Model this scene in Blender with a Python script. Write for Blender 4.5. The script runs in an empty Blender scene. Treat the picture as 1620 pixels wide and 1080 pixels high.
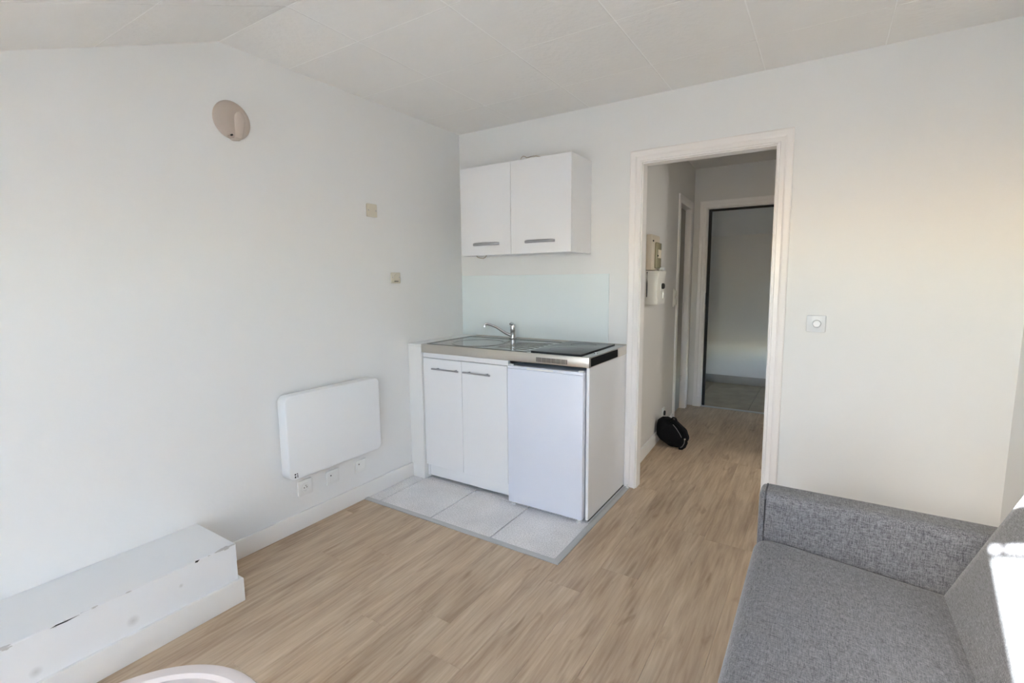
import bpy, bmesh, math, random
from mathutils import Vector, Matrix
random.seed(7)
S = bpy.context.scene
COL = S.collection
PI = math.pi
R = math.radians

# ------------------------------------------------------------------ camera
cam_d = bpy.data.cameras.new('camera'); cam = bpy.data.objects.new('camera', cam_d); COL.objects.link(cam)
F_PX, PITCH, YAW, ROLL = 771.62, R(7.1907), R(32.5674), R(-0.5067)
cam_d.sensor_fit = 'HORIZONTAL'; cam_d.sensor_width = 36.0; cam_d.lens = 36.0 * F_PX / 1620.0
cam_d.clip_start = 0.02; cam_d.clip_end = 200
fwd = Vector((-math.sin(YAW) * math.cos(PITCH), math.cos(YAW) * math.cos(PITCH), -math.sin(PITCH)))
rgt = Vector((math.cos(YAW), math.sin(YAW), 0)); up = rgt.cross(fwd)
a_ = math.cos(ROLL) * rgt + math.sin(ROLL) * up
b_ = -math.sin(ROLL) * rgt + math.cos(ROLL) * up
M = Matrix((a_, b_, -fwd)).transposed().to_4x4(); M.translation = Vector((2.3577, -2.9849, 1.3508))
cam.matrix_world = M
S.camera = cam

# ------------------------------------------------------------------ sky, sun, exposure
SUN_DIR = Vector((0.46, 1.0, -0.55)).normalized()
W = bpy.data.worlds.new('sky'); S.world = W; W.use_nodes = True
wn = W.node_tree.nodes; wl = W.node_tree.links
sky = wn.new('ShaderNodeTexSky'); sky.sky_type = 'NISHITA'; sky.sun_disc = False
sky.sun_elevation = R(26.5); sky.sun_rotation = R(204.7); sky.air_density = 1.0; sky.dust_density = 1.0; sky.ozone_density = 1.0
bg = wn['Background']; wl.new(sky.outputs[0], bg.inputs[0]); bg.inputs[1].default_value = 2.1
sd = bpy.data.lights.new('sun', 'SUN'); sd.energy = 26.0; sd.angle = R(0.6); sd.color = (0.95, 0.97, 1.0)
so = bpy.data.objects.new('sun', sd); COL.objects.link(so)
so.rotation_mode = 'QUATERNION'; so.rotation_quaternion = SUN_DIR.to_track_quat('-Z', 'Y'); so.location = (0, -8, 6)
VS = S.view_settings
VS.view_transform = 'Standard'; VS.look = 'None'; VS.gamma = 1.0; VS.use_curve_mapping = False
VS.exposure = 1.86
S.cycles.max_bounces = 14; S.cycles.diffuse_bounces = 10; S.cycles.sample_clamp_indirect = 8.0

# ------------------------------------------------------------------ materials
def srgb(r, g, b):
    f = lambda c: (c / 255 / 12.92) if c / 255 <= 0.04045 else ((c / 255 + 0.055) / 1.055) ** 2.4
    return (f(r), f(g), f(b), 1)
def mat(name, col, rough=0.5, metal=0.0, spec=0.5, bump=0.0, bscale=60.0, var=0.0, vscale=6.0):
    m = bpy.data.materials.new(name); m.use_nodes = True
    n, l = m.node_tree.nodes, m.node_tree.links; p = n['Principled BSDF']
    p.inputs['Base Color'].default_value = col; p.inputs['Roughness'].default_value = rough
    p.inputs['Metallic'].default_value = metal; p.inputs['Specular IOR Level'].default_value = spec
    tc = n.new('ShaderNodeTexCoord')
    if var > 0:
        nz = n.new('ShaderNodeTexNoise'); nz.inputs['Scale'].default_value = vscale; nz.inputs['Detail'].default_value = 4
        l.new(tc.outputs['Object'], nz.inputs['Vector'])
        mx = n.new('ShaderNodeMix'); mx.data_type = 'RGBA'
        mx.inputs[6].default_value = tuple(c * (1 - var) for c in col[:3]) + (1,)
        mx.inputs[7].default_value = tuple(min(1, c * (1 + var)) for c in col[:3]) + (1,)
        l.new(nz.outputs['Fac'], mx.inputs[0]); l.new(mx.outputs[2], p.inputs['Base Color'])
    if bump > 0:
        nb = n.new('ShaderNodeTexNoise'); nb.inputs['Scale'].default_value = bscale; nb.inputs['Detail'].default_value = 5
        l.new(tc.outputs['Object'], nb.inputs['Vector'])
        bp = n.new('ShaderNodeBump'); bp.inputs['Strength'].default_value = bump; bp.inputs['Distance'].default_value = 0.01
        l.new(nb.outputs['Fac'], bp.inputs['Height']); l.new(bp.outputs['Normal'], p.inputs['Normal'])
    return m

wall_m = mat('white_wall_paint', (0.80, 0.80, 0.79, 1), 0.75, bump=0.06, bscale=45, var=0.012, vscale=1.6)
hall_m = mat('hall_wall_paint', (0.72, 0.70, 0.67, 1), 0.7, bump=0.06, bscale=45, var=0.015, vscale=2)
joint_m = mat('white_joint_filler', (0.93, 0.92, 0.90, 1), 0.8, var=0.01)
ceil_m = mat('ceiling_tile_white', (0.85, 0.835, 0.81, 1), 0.8, bump=0.3, bscale=38, var=0.02, vscale=7)
trim_m = mat('white_gloss_trim', (0.86, 0.825, 0.80, 1), 0.35, bump=0.03, bscale=25)
base_m = mat('white_baseboard', (0.82, 0.81, 0.79, 1), 0.4, bump=0.02, bscale=20)
cab_m = mat('white_laminate', (0.83, 0.835, 0.85, 1), 0.35, var=0.008, vscale=3)
fridge_m = mat('white_enamel', (0.74, 0.77, 0.86, 1), 0.3, bump=0.05, bscale=300)
chrome_m = mat('chrome', (0.72, 0.72, 0.73, 1), 0.12, metal=1.0, var=0.02)
silver_m = mat('satin_silver', (0.45, 0.45, 0.47, 1), 0.35, metal=1.0, var=0.03)
dark_m = mat('dark_gap', (0.012, 0.012, 0.012, 1), 0.6, var=0.1)
black_m = mat('black_metal', (0.008, 0.008, 0.008, 1), 0.7, spec=0.1, var=0.1)
splash_m = mat('pale_glass_panel', (0.80, 0.86, 0.86, 1), 0.12, var=0.01, vscale=2)
rad_m = mat('radiator_enamel', (0.84, 0.855, 0.865, 1), 0.4, var=0.006)
plate_m = mat('ivory_plastic', (0.66, 0.61, 0.50, 1), 0.45, var=0.02)
socket_m = mat('white_plastic', (0.80, 0.80, 0.78, 1), 0.4, var=0.01)
dim_m = mat('pale_grey_plastic', (0.70, 0.72, 0.74, 1), 0.35, var=0.01)
sconce_m = mat('beige_metal', (0.56, 0.475, 0.41, 1), 0.5, var=0.02)
cream_m = mat('cream_plastic', (0.72, 0.63, 0.50, 1), 0.45, var=0.02)
meterw_m = mat('off_white_plastic', (0.76, 0.74, 0.68, 1), 0.4, var=0.01)
leaf_m = mat('dull_beige_paint', (0.30, 0.275, 0.24, 1), 0.5, var=0.03)
smoke_m = mat('smoked_window', (0.33, 0.30, 0.19, 1), 0.15, var=0.05)
bag_m = mat('black_fabric', (0.006, 0.006, 0.007, 1), 0.8, bump=0.4, bscale=80, spec=0.15)
bagtrim_m = mat('grey_zip', (0.16, 0.15, 0.15, 1), 0.4, var=0.1)
table_m = mat('cream_table_plastic', (0.68, 0.59, 0.54, 1), 0.35, var=0.01)
strip_m = mat('aluminium_strip', (0.52, 0.53, 0.53, 1), 0.45, metal=0.35, var=0.05, vscale=20)
wire_m = mat('cable_sheath', (0.42, 0.36, 0.30, 1), 0.5, var=0.02)
slab_m = mat('subfloor', (0.06, 0.055, 0.05, 1), 0.9, var=0.1)
skirt_m = mat('grey_skirting_tile', (0.33, 0.31, 0.285, 1), 0.4, var=0.12, vscale=12)
wood_frame_m = mat('window_frame_white', (0.75, 0.72, 0.66, 1), 0.4, var=0.02)

def steel():
    m = mat('brushed_steel', (0.60, 0.57, 0.52, 1), 0.3, metal=1.0)
    n, l = m.node_tree.nodes, m.node_tree.links; p = n['Principled BSDF']
    tc = n.new('ShaderNodeTexCoord'); mp = n.new('ShaderNodeMapping'); mp.inputs['Scale'].default_value = (3, 260, 260)
    nz = n.new('ShaderNodeTexNoise'); nz.inputs['Scale'].default_value = 1.0; nz.inputs['Detail'].default_value = 3
    l.new(tc.outputs['Object'], mp.inputs[0]); l.new(mp.outputs[0], nz.inputs['Vector'])
    mr = n.new('ShaderNodeMapRange'); mr.inputs[3].default_value = 0.24; mr.inputs[4].default_value = 0.4
    l.new(nz.outputs['Fac'], mr.inputs[0]); l.new(mr.outputs[0], p.inputs['Roughness'])
    return m
steel_m = steel()
deck_m = mat('polished_steel', (0.36, 0.36, 0.345, 1), 0.15, metal=1.0, var=0.03, vscale=5)
bowl_m = mat('polished_bowl_steel', (0.40, 0.40, 0.39, 1), 0.18, metal=1.0, var=0.03, vscale=8)
hob_m = mat('black_ceramic_glass', (0.035, 0.037, 0.04, 1), 0.16, spec=0.6, var=0.05)

def wood():
    m = bpy.data.materials.new('oak_laminate'); m.use_nodes = True
    n, l = m.node_tree.nodes, m.node_tree.links; p = n['Principled BSDF']
    tc = n.new('ShaderNodeTexCoord'); oi = n.new('ShaderNodeObjectInfo')
    cx = n.new('ShaderNodeCombineXYZ')
    for i, k in enumerate((37.0, 91.0, 13.0)):
        mu = n.new('ShaderNodeMath'); mu.operation = 'MULTIPLY'; mu.inputs[1].default_value = k
        l.new(oi.outputs['Random'], mu.inputs[0]); l.new(mu.outputs[0], cx.inputs[i])
    ad = n.new('ShaderNodeVectorMath'); ad.operation = 'ADD'
    l.new(tc.outputs['Object'], ad.inputs[0]); l.new(cx.outputs[0], ad.inputs[1])
    def nz(scale, sc, det, dist=0.0):
        mp = n.new('ShaderNodeMapping'); mp.inputs['Scale'].default_value = scale
        t = n.new('ShaderNodeTexNoise'); t.inputs['Scale'].default_value = sc; t.inputs['Detail'].default_value = det
        t.inputs['Distortion'].default_value = dist
        l.new(ad.outputs[0], mp.inputs[0]); l.new(mp.outputs[0], t.inputs['Vector']); return t
    broad = nz((15, 2.2, 1), 1.0, 4, 0.5)
    grain = nz((75, 4.5, 1), 1.0, 6, 0.4)
    knot = nz((17, 3.6, 1), 1.0, 3, 0.8)
    r1 = n.new('ShaderNodeValToRGB'); e = r1.color_ramp.elements
    e[0].position = 0.30; e[0].color = (0.405, 0.298, 0.205, 1); e[1].position = 0.70; e[1].color = (0.575, 0.450, 0.322, 1)
    k = r1.color_ramp.elements.new(0.5); k.color = (0.495, 0.377, 0.264, 1)
    l.new(broad.outputs['Fac'], r1.inputs[0])
    mx = n.new('ShaderNodeMix'); mx.data_type = 'RGBA'; mx.blend_type = 'SOFT_LIGHT'; mx.inputs[0].default_value = 0.65
    r2 = n.new('ShaderNodeValToRGB'); e = r2.color_ramp.elements
    e[0].position = 0.3; e[0].color = (0.25, 0.25, 0.25, 1); e[1].position = 0.68; e[1].color = (0.66, 0.66, 0.66, 1)
    l.new(grain.outputs['Fac'], r2.inputs[0]); l.new(r1.outputs[0], mx.inputs[6]); l.new(r2.outputs[0], mx.inputs[7])
    r3 = n.new('ShaderNodeValToRGB'); e = r3.color_ramp.elements
    e[0].position = 0.60; e[0].color = (1, 1, 1, 1); e[1].position = 0.76; e[1].color = (0.70, 0.655, 0.61, 1)
    l.new(knot.outputs['Fac'], r3.inputs[0])
    m2 = n.new('ShaderNodeMix'); m2.data_type = 'RGBA'; m2.blend_type = 'MULTIPLY'; m2.inputs[0].default_value = 1.0
    l.new(mx.outputs[2], m2.inputs[6]); l.new(r3.outputs[0], m2.inputs[7])
    hs = n.new('ShaderNodeHueSaturation'); mr = n.new('ShaderNodeMapRange')
    mr.inputs[3].default_value = 0.96; mr.inputs[4].default_value = 1.06
    l.new(oi.outputs['Random'], mr.inputs[0]); l.new(mr.outputs[0], hs.inputs['Value'])
    l.new(m2.outputs[2], hs.inputs['Color']); l.new(hs.outputs[0], p.inputs['Base Color'])
    p.inputs['Roughness'].default_value = 0.42; p.inputs['Specular IOR Level'].default_value = 0.4
    b = n.new('ShaderNodeBump'); b.inputs['Strength'].default_value = 0.06; b.inputs['Distance'].default_value = 0.004
    l.new(grain.outputs['Fac'], b.inputs['Height']); l.new(b.outputs[0], p.inputs['Normal'])
    return m
wood_m = wood()

def speckle(name, c0, c1, scale, rough=0.5):
    m = bpy.data.materials.new(name); m.use_nodes = True
    n, l = m.node_tree.nodes, m.node_tree.links; p = n['Principled BSDF']
    tc = n.new('ShaderNodeTexCoord')
    t = n.new('ShaderNodeTexNoise'); t.inputs['Scale'].default_value = scale; t.inputs['Detail'].default_value = 3
    t2 = n.new('ShaderNodeTexNoise'); t2.inputs['Scale'].default_value = 5; t2.inputs['Detail'].default_value = 4
    l.new(tc.outputs['Object'], t.inputs['Vector']); l.new(tc.outputs['Object'], t2.inputs['Vector'])
    r = n.new('ShaderNodeValToRGB'); e = r.color_ramp.elements
    e[0].position = 0.36; e[0].color = c0; e[1].position = 0.60; e[1].color = c1
    l.new(t.outputs['Fac'], r.inputs[0])
    mx = n.new('ShaderNodeMix'); mx.data_type = 'RGBA'; mx.blend_type = 'MULTIPLY'; mx.inputs[0].default_value = 1
    r2 = n.new('ShaderNodeValToRGB'); e = r2.color_ramp.elements
    e[0].position = 0.3; e[0].color = (0.86, 0.86, 0.86, 1); e[1].position = 0.7; e[1].color = (1, 1, 1, 1)
    l.new(t2.outputs['Fac'], r2.inputs[0]); l.new(r.outputs[0], mx.inputs[6]); l.new(r2.outputs[0], mx.inputs[7])
    l.new(mx.outputs[2], p.inputs['Base Color']); p.inputs['Roughness'].default_value = rough
    return m
tile_m = speckle('grey_speckled_tile', (0.66, 0.65, 0.65, 1), (0.92, 0.905, 0.905, 1), 160)
land_m = speckle('beige_landing_tile', (0.30, 0.245, 0.165, 1), (0.36, 0.30, 0.21, 1), 6)

def fabric():
    m = bpy.data.materials.new('grey_woven_fabric'); m.use_nodes = True
    n, l = m.node_tree.nodes, m.node_tree.links; p = n['Principled BSDF']
    tc = n.new('ShaderNodeTexCoord'); hs = []
    for sc in ((420, 55, 420), (55, 420, 420), (420, 420, 55)):
        mp = n.new('ShaderNodeMapping'); mp.inputs['Scale'].default_value = sc
        t = n.new('ShaderNodeTexNoise'); t.inputs['Scale'].default_value = 1; t.inputs['Detail'].default_value = 3
        l.new(tc.outputs['Object'], mp.inputs[0]); l.new(mp.outputs[0], t.inputs['Vector']); hs.append(t)
    a0 = n.new('ShaderNodeMath'); a0.operation = 'ADD'; l.new(hs[0].outputs['Fac'], a0.inputs[0]); l.new(hs[1].outputs['Fac'], a0.inputs[1])
    a = n.new('ShaderNodeMath'); a.operation = 'ADD'; l.new(a0.outputs[0], a.inputs[0]); l.new(hs[2].outputs['Fac'], a.inputs[1])
    r = n.new('ShaderNodeValToRGB'); e = r.color_ramp.elements
    e[0].position = 0.38; e[0].color = (0.056, 0.057, 0.064, 1); e[1].position = 0.62; e[1].color = (0.235, 0.236, 0.250, 1)
    h = n.new('ShaderNodeMath'); h.operation = 'MULTIPLY'; h.inputs[1].default_value = 0.3333
    l.new(a.outputs[0], h.inputs[0]); l.new(h.outputs[0], r.inputs[0]); l.new(r.outputs[0], p.inputs['Base Color'])
    p.inputs['Roughness'].default_value = 0.95; p.inputs['Specular IOR Level'].default_value = 0.15
    p.inputs['Sheen Weight'].default_value = 0.25; p.inputs['Sheen Roughness'].default_value = 0.5
    b = n.new('ShaderNodeBump'); b.inputs['Strength'].default_value = 0.35; b.inputs['Distance'].default_value = 0.003
    l.new(h.outputs[0], b.inputs['Height']); l.new(b.outputs[0], p.inputs['Normal'])
    return m
sofa_m = fabric()
seam_m = mat('dark_seam_thread', (0.075, 0.076, 0.084, 1), 0.9, var=0.1)

def boxing():   # white paint on the boxed pipes, chipped along its front top edge, with a few scuffs
    m = mat('scuffed_white_paint', (0.80, 0.81, 0.82, 1), 0.5)
    n, l = m.node_tree.nodes, m.node_tree.links; p = n['Principled BSDF']
    tcn = n.new('ShaderNodeTexCoord')
    tc = n.new('ShaderNodeVectorMath'); tc.operation = 'ADD'; tc.inputs[1].default_value = (0.16, -3.0, 0.0)   # from the boxing's base to the room's corner
    l.new(tcn.outputs['Object'], tc.inputs[0])
    def mth(op, a, b=None):
        x = n.new('ShaderNodeMath'); x.operation = op
        for i, v in enumerate((a, b)):
            if v is None: continue
            if isinstance(v, (int, float)): x.inputs[i].default_value = v
            else: l.new(v, x.inputs[i])
        return x.outputs[0]
    sp = n.new('ShaderNodeSeparateXYZ'); l.new(tc.outputs[0], sp.inputs[0])
    nz = n.new('ShaderNodeTexNoise'); nz.inputs['Scale'].default_value = 9; nz.inputs['Detail'].default_value = 6
    mp = n.new('ShaderNodeMapping'); mp.inputs['Scale'].default_value = (3, 1, 3)
    l.new(tc.outputs[0], mp.inputs[0]); l.new(mp.outputs[0], nz.inputs['Vector'])
    d = mth('ADD', mth('ABSOLUTE', mth('SUBTRACT', sp.outputs[0], 0.329)), mth('ABSOLUTE', mth('SUBTRACT', sp.outputs[2], 0.26)))
    band = mth('LESS_THAN', d, mth('MULTIPLY', mth('SUBTRACT', nz.outputs['Fac'], 0.50), 0.075))
    sc = 0
    for (x, y, z, r) in ((0.329, -2.36, 0.145, 0.014), (0.329, -2.62, 0.135, 0.012), (0.329, -2.20, 0.19, 0.006)):
        vd = n.new('ShaderNodeVectorMath'); vd.operation = 'DISTANCE'; vd.inputs[1].default_value = (x, y, z)
        l.new(tc.outputs[0], vd.inputs[0])
        k = n.new('ShaderNodeMapRange'); k.inputs[1].default_value = r * 1.6; k.inputs[2].default_value = 0; k.inputs[3].default_value = 0; k.inputs[4].default_value = 0.4
        l.new(vd.outputs['Value'], k.inputs[0])
        sc = mth('MAXIMUM', sc, k.outputs[0])
    f = mth('MAXIMUM', mth('MULTIPLY', band, 0.55), sc)
    mx = n.new('ShaderNodeMix'); mx.data_type = 'RGBA'; l.new(f, mx.inputs[0])
    mx.inputs[6].default_value = (0.80, 0.81, 0.82, 1); mx.inputs[7].default_value = (0.30, 0.28, 0.25, 1)
    l.new(mx.outputs[2], p.inputs['Base Color'])
    return m
boxing_m = boxing()

def glass():
    m = bpy.data.materials.new('window_glass'); m.use_nodes = True
    n, l = m.node_tree.nodes, m.node_tree.links
    for x in list(n):
        if x.type == 'BSDF_PRINCIPLED': n.remove(x)
    t = n.new('ShaderNodeBsdfTransparent'); t.inputs[0].default_value = (0.95, 0.97, 0.96, 1)
    g = n.new('ShaderNodeBsdfGlossy'); g.inputs['Roughness'].default_value = 0.02
    mx = n.new('ShaderNodeMixShader'); mx.inputs[0].default_value = 0.06
    l.new(t.outputs[0], mx.inputs[1]); l.new(g.outputs[0], mx.inputs[2]); l.new(mx.outputs[0], n['Material Output'].inputs[0])
    return m
glass_m = glass()

def sheer():  # translucent sheet of the added window, spreads sunlight into the room as fill
    m = bpy.data.materials.new('added_fill_blind'); m.use_nodes = True
    n, l = m.node_tree.nodes, m.node_tree.links
    for x in list(n):
        if x.type == 'BSDF_PRINCIPLED': n.remove(x)
    t = n.new('ShaderNodeBsdfTranslucent'); t.inputs[0].default_value = (0.46, 0.475, 0.49, 1)
    g = n.new('ShaderNodeBsdfDiffuse'); g.inputs[0].default_value = (0.80, 0.80, 0.80, 1)
    mx = n.new('ShaderNodeMixShader'); mx.inputs[0].default_value = 0.35
    l.new(t.outputs[0], mx.inputs[1]); l.new(g.outputs[0], mx.inputs[2]); l.new(mx.outputs[0], n['Material Output'].inputs[0])
    return m
fill_blind_m = sheer()

# ------------------------------------------------------------------ mesh helpers
class B:
    """collects shapes in world coordinates (through the transform T) and links them as one mesh object"""
    def __init__(self, T=None): self.bm = bmesh.new(); self.T = T or (lambda v: v)
    def _fin(self, verts, T=None):
        T = T or self.T
        for v in verts: v.co = Vector(T(v.co.copy()))
    def box(self, x0, y0, z0, x1, y1, z1, bev=0.0, seg=2):
        t = bmesh.new(); bmesh.ops.create_cube(t, size=1)
        for v in t.verts:
            v.co = Vector(((x0 + x1) / 2 + v.co.x * (x1 - x0), (y0 + y1) / 2 + v.co.y * (y1 - y0), (z0 + z1) / 2 + v.co.z * (z1 - z0)))
        if bev > 0: bmesh.ops.bevel(t, geom=list(t.edges), offset=bev, segments=seg, profile=0.5, affect='EDGES')
        return self._merge(t)
    def _merge(self, t, T=None):
        self._fin(t.verts, T)
        bmesh.ops.recalc_face_normals(t, faces=t.faces)
        me = bpy.data.meshes.new('tmp'); t.to_mesh(me); t.free(); self.bm.from_mesh(me); bpy.data.meshes.remove(me); return self
    def prism(self, pts, axis, a, b, bev=0.0, seg=2):
        """polygon pts in the two other axes (in x,y,z order), extruded along axis from a to b"""
        t = bmesh.new()
        def mk(p, h):
            c = list(p); c.insert(axis, h); return Vector(c)
        lo = [t.verts.new(mk(p, a)) for p in pts]; hi = [t.verts.new(mk(p, b)) for p in pts]; n = len(pts)
        t.faces.new(lo); t.faces.new(hi)
        for i in range(n): t.faces.new((lo[i], lo[(i + 1) % n], hi[(i + 1) % n], hi[i]))
        bmesh.ops.recalc_face_normals(t, faces=t.faces)
        if bev > 0:
            ed = [e for e in t.edges if abs(e.verts[0].co[axis] - e.verts[1].co[axis]) < 1e-7]
            bmesh.ops.bevel(t, geom=ed, offset=bev, segments=seg, profile=0.5, affect='EDGES')
        return self._merge(t)
    def lathe(self, prof, c, axis=2, n=32, sy=1.0):
        t = bmesh.new(); rings = []
        for r, h in prof:
            ring = []
            for i in range(n):
                a = 2 * PI * i / n; q = [r * math.cos(a), sy * r * math.sin(a)]; q.insert(axis, h)
                ring.append(t.verts.new(Vector(c) + Vector(q)))
            rings.append(ring)
        for A, Bq in zip(rings, rings[1:]):
            for i in range(n): t.faces.new((A[i], A[(i + 1) % n], Bq[(i + 1) % n], Bq[i]))
        if prof[0][0] > 1e-6: t.faces.new(rings[0])
        if prof[-1][0] > 1e-6: t.faces.new(rings[-1])
        bmesh.ops.remove_doubles(t, verts=t.verts, dist=1e-6)
        return self._merge(t)
    def tube(self, path, r, n=12, flat=1.0):
        t = bmesh.new(); P = [Vector(p) for p in path]; rings = []; rr = r if isinstance(r, (list, tuple)) else [r] * len(P)
        up0 = Vector((0, 0, 1))
        for i, p in enumerate(P):
            d = (P[min(i + 1, len(P) - 1)] - P[max(i - 1, 0)]).normalized()
            s = d.cross(up0)
            if s.length < 1e-3: s = d.cross(Vector((1, 0, 0)))
            s.normalize(); u = s.cross(d)
            rings.append([t.verts.new(p + rr[i] * (math.cos(2 * PI * k / n) * s * flat + math.sin(2 * PI * k / n) * u)) for k in range(n)])
        for A, Bq in zip(rings, rings[1:]):
            for i in range(n): t.faces.new((A[i], A[(i + 1) % n], Bq[(i + 1) % n], Bq[i]))
        t.faces.new(rings[0]); t.faces.new(rings[-1])
        return self._merge(t)
    def cushion(self, x0, y0, z0, x1, y1, z1, r, cuts=14, warp=None, T=None):
        t = bmesh.new(); bmesh.ops.create_cube(t, size=1)
        bmesh.ops.subdivide_edges(t, edges=list(t.edges), cuts=cuts, use_grid_fill=True)
        c = Vector(((x0 + x1) / 2, (y0 + y1) / 2, (z0 + z1) / 2)); h = Vector((abs(x1 - x0) / 2, abs(y1 - y0) / 2, abs(z1 - z0) / 2))
        for v in t.verts:
            p = Vector((v.co.x * 2, v.co.y * 2, v.co.z * 2))          # -1..1
            q = Vector()
            for i in range(3):                                          # concentrate cuts near the edges
                s = math.copysign(abs(math.sin(p[i] * PI / 2)), p[i]); q[i] = s * h[i]
            inn = Vector([max(-h[i] + r, min(h[i] - r, q[i])) for i in range(3)])
            d = q - inn
            if d.length > 1e-9:
                mxd = max(abs(d.x), abs(d.y), abs(d.z)); k = mxd / d.length
                q = inn + d * k if mxd <= r else inn + d.normalized() * r
            uvw = Vector((q.x / h.x, q.y / h.y, q.z / h.z))
            co = c + q
            if warp: co = warp(co, uvw)
            v.co = co
        return self._merge(t, T)
    def build(self, name, m, parent=None, smooth=True, angle=40, **props):
        me = bpy.data.meshes.new(name)
        off = Vector((0, 0, 0)); q = parent
        while q is not None: off += q.location; q = q.parent
        for v in self.bm.verts: v.co -= off
        self.bm.to_mesh(me); self.bm.free()
        me.materials.append(m)
        if smooth:
            for p in me.polygons: p.use_smooth = True
            me.set_sharp_from_angle(angle=R(angle))
        o = bpy.data.objects.new(name, me); COL.objects.link(o)
        if parent is not None: o.parent = parent
        for k, v in props.items(): o[k] = v
        return o

def thing(name, label, cat, loc=(0, 0, 0), group=None):
    o = bpy.data.objects.new(name, None); o.empty_display_size = 0.05; COL.objects.link(o)
    o.location = loc; o['label'] = label; o['category'] = cat
    if group: o['group'] = group
    return o
def struct(b, name, m, label, **kw):
    return b.build(name, m, None, kind='structure', label=label, **kw)

def rrect(y0, z0, y1, z1, r, n=6):
    pts = []
    for cx, cy, a0 in ((y1 - r, z1 - r, 0), (y0 + r, z1 - r, 90), (y0 + r, z0 + r, 180), (y1 - r, z0 + r, 270)):
        for i in range(n + 1):
            a = R(a0 + 90 * i / n); pts.append((cx + r * math.cos(a), cy + r * math.sin(a)))
    return pts

def casing(b, xl, xr_t, xr_b, zt, prof):
    """a mitred door casing: prof = (distance outward from the opening, proud of the wall); local x along the wall, y out of the wall (negative = proud)"""
    t = bmesh.new(); rows = []
    for w, d in prof:
        rows.append([t.verts.new(p) for p in ((xl - w, -d, 0), (xl - w, -d, zt + w), (xr_t + w, -d, zt + w), (xr_b + w, -d, 0))])
    n = len(rows)
    for i in range(n):
        A, C = rows[i], rows[(i + 1) % n]
        for k in range(3): t.faces.new((A[k], A[k + 1], C[k + 1], C[k]))
    t.faces.new([r[0] for r in rows]); t.faces.new([r[3] for r in rows])
    b._merge(t)
CAS = [(0.0, 0.0), (0.0, 0.014), (0.004, 0.017), (0.010, 0.017), (0.013, 0.012), (0.034, 0.012), (0.038, 0.016), (0.044, 0.019), (0.066, 0.021), (0.072, 0.018), (0.072, 0.0)]

# ------------------------------------------------------------------ room dimensions (corner of back and left wall at the origin)
XR, YF, ZC, YC = 3.10, -4.20, 2.419, -1.718
DL, DRT, DRB, DH = 1.400, 2.103, 2.120, 2.033       # doorway in the back wall
TW = 0.07                                             # its wall thickness
CS, SN = 0.923, 0.3848                                # slope of the attic ceiling
ZK = ZC - (YC - YF) / CS * SN
TX, TY = 1.363, -1.040                                # outer edge of the tiled kitchen corner
YH, ZH = 2.36, 2.45                                   # end of the hall, its ceiling
YL = 3.73                                             # landing wall
def hallT(v):                                         # x = along the hall's left wall, y = out of the wall (negative = into the hall), z
    u = Vector((-0.0489, 0.9988, 0)); nn = Vector((0.9988, 0.0489, 0))
    return Vector((1.295, 0, 0)) + u * v[0] + nn * (-v[1]) + Vector((0, 0, v[2]))
def slopeT(v):                                        # x, s down the slope, h into the room
    return Vector((v[0], YC - CS * v[1] + SN * v[2], ZC - SN * v[1] - CS * v[2]))

# ------------------------------------------------------------------ floor with planks and tiles
b = B(); b.box(-0.1, YF - 0.1, -0.06, XR + 0.1, 0.07, -0.009); b.box(0.8, 0.07, -0.06, 2.6, YL + 0.1, -0.009)
floor = struct(b, 'floor', slab_m, 'oak laminate floor of the room and hall with a tiled kitchen corner')
def plank(x0, y0, x1, y1):
    g = 0.0003
    B().box(x0 + g, y0 + g, -0.009, x1 - g, y1 - g, 0.0, 0.0006, 1).build('plank', wood_m, floor, smooth=False)
rows = []
x = TX - 0.18 * 8
k = 0
while x < XR:
    rows.append((x, x + 0.18, k)); x += 0.18; k += 1
OFF = {8: -1.17, 7: -1.78, 12: -0.43, 11: -0.43, 9: -0.95, 10: -1.6}
for x0, x1, k in rows:
    o = OFF.get(k, -((k * 0.47 + 0.31 * (k % 3)) % 1.2))
    ys = [o + 1.2 * j for j in range(-5, 6)]
    a, c = max(x0, 0.0), min(x1, XR)
    if c - a < 0.02: continue
    lo = YF; hi = TY if x1 <= TX + 0.001 else (YH if x1 < 2.15 else 0.0)
    for y0 in ys:
        p, q = max(y0, lo), min(y0 + 1.2, hi)
        if q - p > 0.02: plank(a, p, c, q)
for x0, x1, y0, y1 in ((1.10, 1.183, 0.0, 0.9), (1.10, 1.183, 0.9, 2.1), (1.10, 1.183, 2.1, YH), (1.183, 1.363, 0.07, 1.15), (1.183, 1.363, 1.15, YH),
                       (2.083, 2.263, 0.0, 0.6), (2.083, 2.263, 0.6, 1.8), (2.083, 2.263, 1.8, YH), (2.263, 2.33, 0.0, 1.27), (2.263, 2.33, 1.27, YH)):
    plank(x0, y0, x1, y1)
xs = [0.0, 0.112, 0.527, 0.942, 1.335]; ysT = [-1.008, -0.590, -0.170, 0.0]
for i in range(4):
    for j in range(3):
        B().box(xs[i] + 0.003, ysT[j] + 0.003, -0.009, xs[i + 1] - 0.003, ysT[j + 1] - 0.003, 0.0, 0.0015, 1).build('tile', tile_m, floor, smooth=False)
lx = [0.85, 1.205, 1.768, 2.331, 2.6]
for i in range(4):
    B().box(lx[i] + 0.002, YH + 0.002, -0.009, lx[i + 1] - 0.002, YL, 0.001, 0.0015, 1).build('tile', land_m, floor, smooth=False)
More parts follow.
